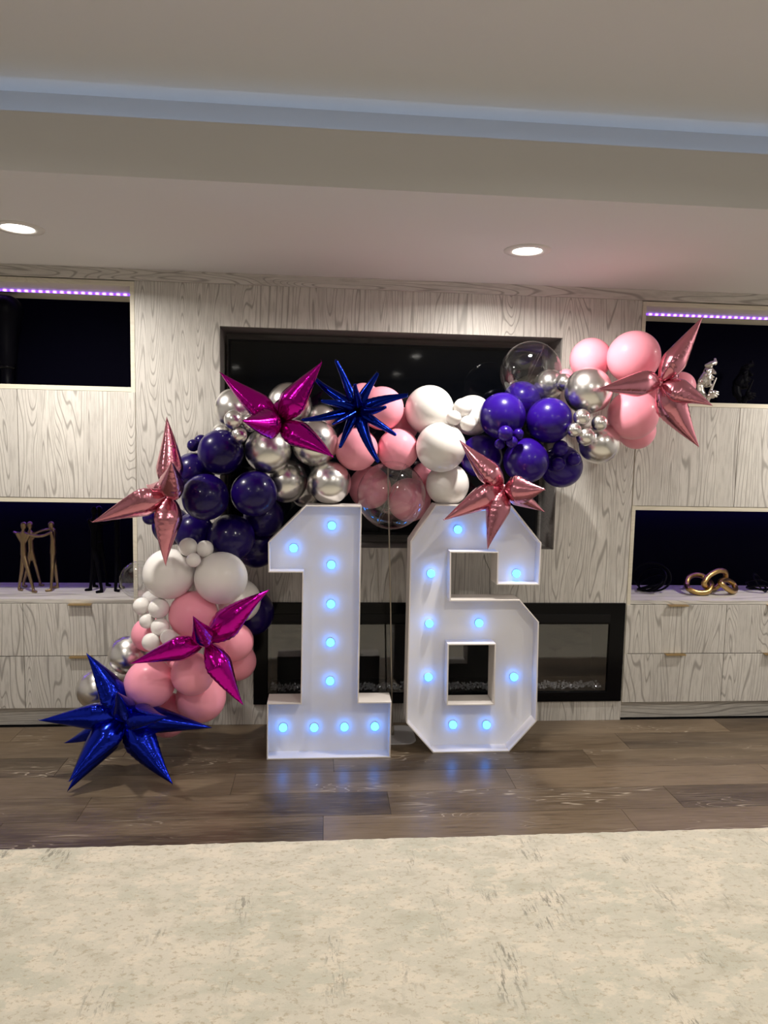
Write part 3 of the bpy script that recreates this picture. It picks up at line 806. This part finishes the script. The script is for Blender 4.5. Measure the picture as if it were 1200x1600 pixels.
figure_group(fs, {'list': [[(155, 815, .19), (163, 817, .2), (172, 815, .22)], [(160, 812, .30), (168, 810, .27), (176, 813, .25)]]},
             M['black_cast'], 'black sculpture of slim standing figures in the left niche beside the bronze one', 'figure_sculpture', 1.3)

# gold knot of three links
def knot(name, links, m, label, r, z0=.68):
    rings_ = [smooth_path([at(px, py, Y) for px, py, Y in L], 8, True) for L in links]
    low = min(p.z for R_ in rings_ for p in R_) - r
    c = sum((p for R_ in rings_ for p in R_), Vector()) / sum(len(R_) for R_ in rings_)
    o = empty(name, (c.x, c.y, z0)); tag(o, label, 'sculpture')
    for R_ in rings_:
        mn = min(p.z for p in R_) - r
        P_ = [p + Vector((0, 0, z0 + .0005 - mn if mn < z0 else 0)) for p in R_]
        part('link', tube(P_, r, 14, True), m, o, True)
    return o
def g5(x, y, Y): return (980 + x / 5.4545, 860 + y / 5.4545, Y)
knot('knot_sculpture', [
    [g5(508, 300, .20), g5(522, 235, .24), g5(580, 208, .27), g5(650, 222, .27), g5(705, 268, .22), g5(715, 305, .16), g5(685, 352, .13), g5(610, 360, .13), g5(535, 335, .15)],
    [g5(655, 290, .13), g5(690, 232, .15), g5(770, 185, .18), g5(830, 190, .22), g5(838, 235, .25), g5(800, 290, .26), g5(730, 335, .25), g5(672, 322, .17)],
    [g5(800, 262, .18), g5(850, 255, .24), g5(905, 290, .26), g5(922, 335, .22), g5(890, 350, .15), g5(835, 315, .13), g5(800, 285, .13)]],
    M['gold'], 'gold sculpture of three interlocked chain links on the right counter', .0158)
def bowl(px, sx, name, label, seed, n=4):
    c = at(px, 927, .24); o = empty(name, (c.x, c.y, .68)); tag(o, label, 'sculpture')
    R_ = random.Random(seed)
    for i in range(n):
        rad = .085 * sx * (1 + .15 * i / n); tilt = math.radians(20 + 17 * i); az = R_.uniform(0, 2 * PI)
        q = Quaternion((0, 0, 1), az) @ Quaternion((1, 0, 0), tilt)
        pts = [q @ Vector((rad * math.cos(2 * PI * k / 40), rad * .8 * math.sin(2 * PI * k / 40), 0)) for k in range(40)]
        mn = min(p.z for p in pts)
        rr = [.0035 + .0035 * (0.5 + .5 * math.cos(2 * PI * k / 40)) for k in range(40)]
        pts = [p + Vector((c.x, c.y, .6815 - mn + .0062)) for p in pts]
        part('ring', tube(pts, rr, 8, True), M['black_cast'], o, True)
    return o
bowl(1017, 1.1, 'ring_sculpture', 'black sculpture of tilted open rings at the left of the gold links', 5)
bowl(1186, .8, 'ring_sculpture', 'black looped ring sculpture cut off by the right photo edge', 9, 3)

# hushing face sculpture: built around its own origin, x to the right in the photo, scale in photo-crop units
def face_sculpture(px, py, Y, m, label, k=.000412):
    o0 = at(px, py, Y)
    def P(x, y, d=0): return Vector((o0.x + (x - 400) * k, o0.y + d * k, 1.768 + (830 - y) * k))
    o = empty('face_sculpture', (o0.x, o0.y, 1.768)); tag(o, label, 'sculpture')
    caps = [((P(345, 285, 0), 16 * k), (P(420, 258, -10), 28 * k)), ((P(420, 260, -10), 28 * k), (P(480, 240, 0), 28 * k)), ((P(480, 250), 26 * k), (P(475, 200), 18 * k)),
            ((P(390, 330, 10), 26 * k), (P(420, 300, 0), 24 * k)), ((P(400, 330, 30), 50 * k), (P(370, 420, 30), 55 * k)),
            ((P(370, 420, 30), 60 * k), (P(330, 500, 40), 66 * k)), ((P(330, 500, 40), 62 * k), (P(390, 535, 20), 42 * k)), ((P(390, 540, 10), 36 * k), (P(430, 550, 0), 24 * k)),
            ((P(425, 330, -30), 12 * k), (P(450, 385, -55), 20 * k)), ((P(440, 385, -45), 18 * k), (P(470, 392, -45), 14 * k)),   # nose
            ((P(425, 430, -30), 16 * k), (P(460, 440, -20), 12 * k)), ((P(410, 470, -30), 16 * k), (P(450, 475, -20), 12 * k)),   # lips
            ((P(405, 340, 15), 44 * k), (P(390, 470, 10), 48 * k)), ((P(390, 470, 10), 44 * k), (P(405, 535, 5), 34 * k)), ((P(320, 640, 30), 44 * k), (P(375, 770, 15), 34 * k)),
            ((P(360, 360, -30), 22 * k), (P(385, 345, -35), 14 * k)), ((P(370, 410, -20), 30 * k), (P(370, 440, -15), 28 * k)),
            ((P(300, 560, 40), 48 * k), (P(305, 640, 30), 46 * k)), ((P(305, 640, 30), 46 * k), (P(345, 690, 20), 42 * k))]
    caps = [((p, r * 1.22), (q, s * 1.22)) for (p, r), (q, s) in caps]
    f = blob('face', caps, m, o, .0017, 2)
    h = [((P(420, 660, -70), 44 * k), (P(440, 700, -60), 40 * k)), ((P(400, 640, -70), 22 * k), (P(430, 550, -80), 15 * k)), ((P(430, 550, -80), 15 * k), (P(468, 462, -75), 11 * k)),
         ((P(440, 640, -90), 17 * k), (P(495, 650, -95), 14 * k)), ((P(445, 668, -90), 17 * k), (P(502, 682, -92), 14 * k)), ((P(440, 695, -88), 16 * k), (P(485, 712, -88), 13 * k)),
         ((P(410, 690, -90), 16 * k), (P(450, 655, -110), 13 * k)),
         ((P(400, 700, -50), 36 * k), (P(385, 770, -30), 30 * k)), ((P(385, 770, -30), 34 * k), (P(395, 812, -20), 18 * k)), ((P(395, 780, -20), 30 * k), (P(430, 812, -20), 18 * k)), ((P(345, 690, 10), 30 * k), (P(385, 770, -10), 28 * k))]
    blob('hand', h, m, o, .0017, 1)
    return o
face_sculpture(1106.5, 600, .22, M['silver'], 'silver face sculpture holding a finger to its lips in the upper right niche')
face_sculpture(1164, 600, .26, M['black_cast'], 'black face sculpture in the dark of the upper right niche')

# black domed sculpture, upper left niche
c = at(12, 606, .25)
prof = [(0, .0), (.036, .0), (.036, .004), (.030, .010), (.028, .085), (.034, .105), (.046, .13), (.052, .19), (.056, .25), (.064, .31), (.070, .34), (.082, .37), (.088, .40), (.080, .435), (.058, .462), (.030, .475), (0, .478)]
bm = lathe(prof, 40)
dm = empty('domed_sculpture', (c.x, c.y, 1.768)); tag(dm, 'tall black domed sculpture at the left edge of the upper left niche', 'sculpture')
part('body', bm, M['black_cast'], dm, True, loc=(0, 0, 0))
part('collar_ring', lathe([(.036, .098), (.041, .102), (.041, .108), (.036, .112)], 32), M['black_gloss'], dm, True, loc=(0, 0, 0))
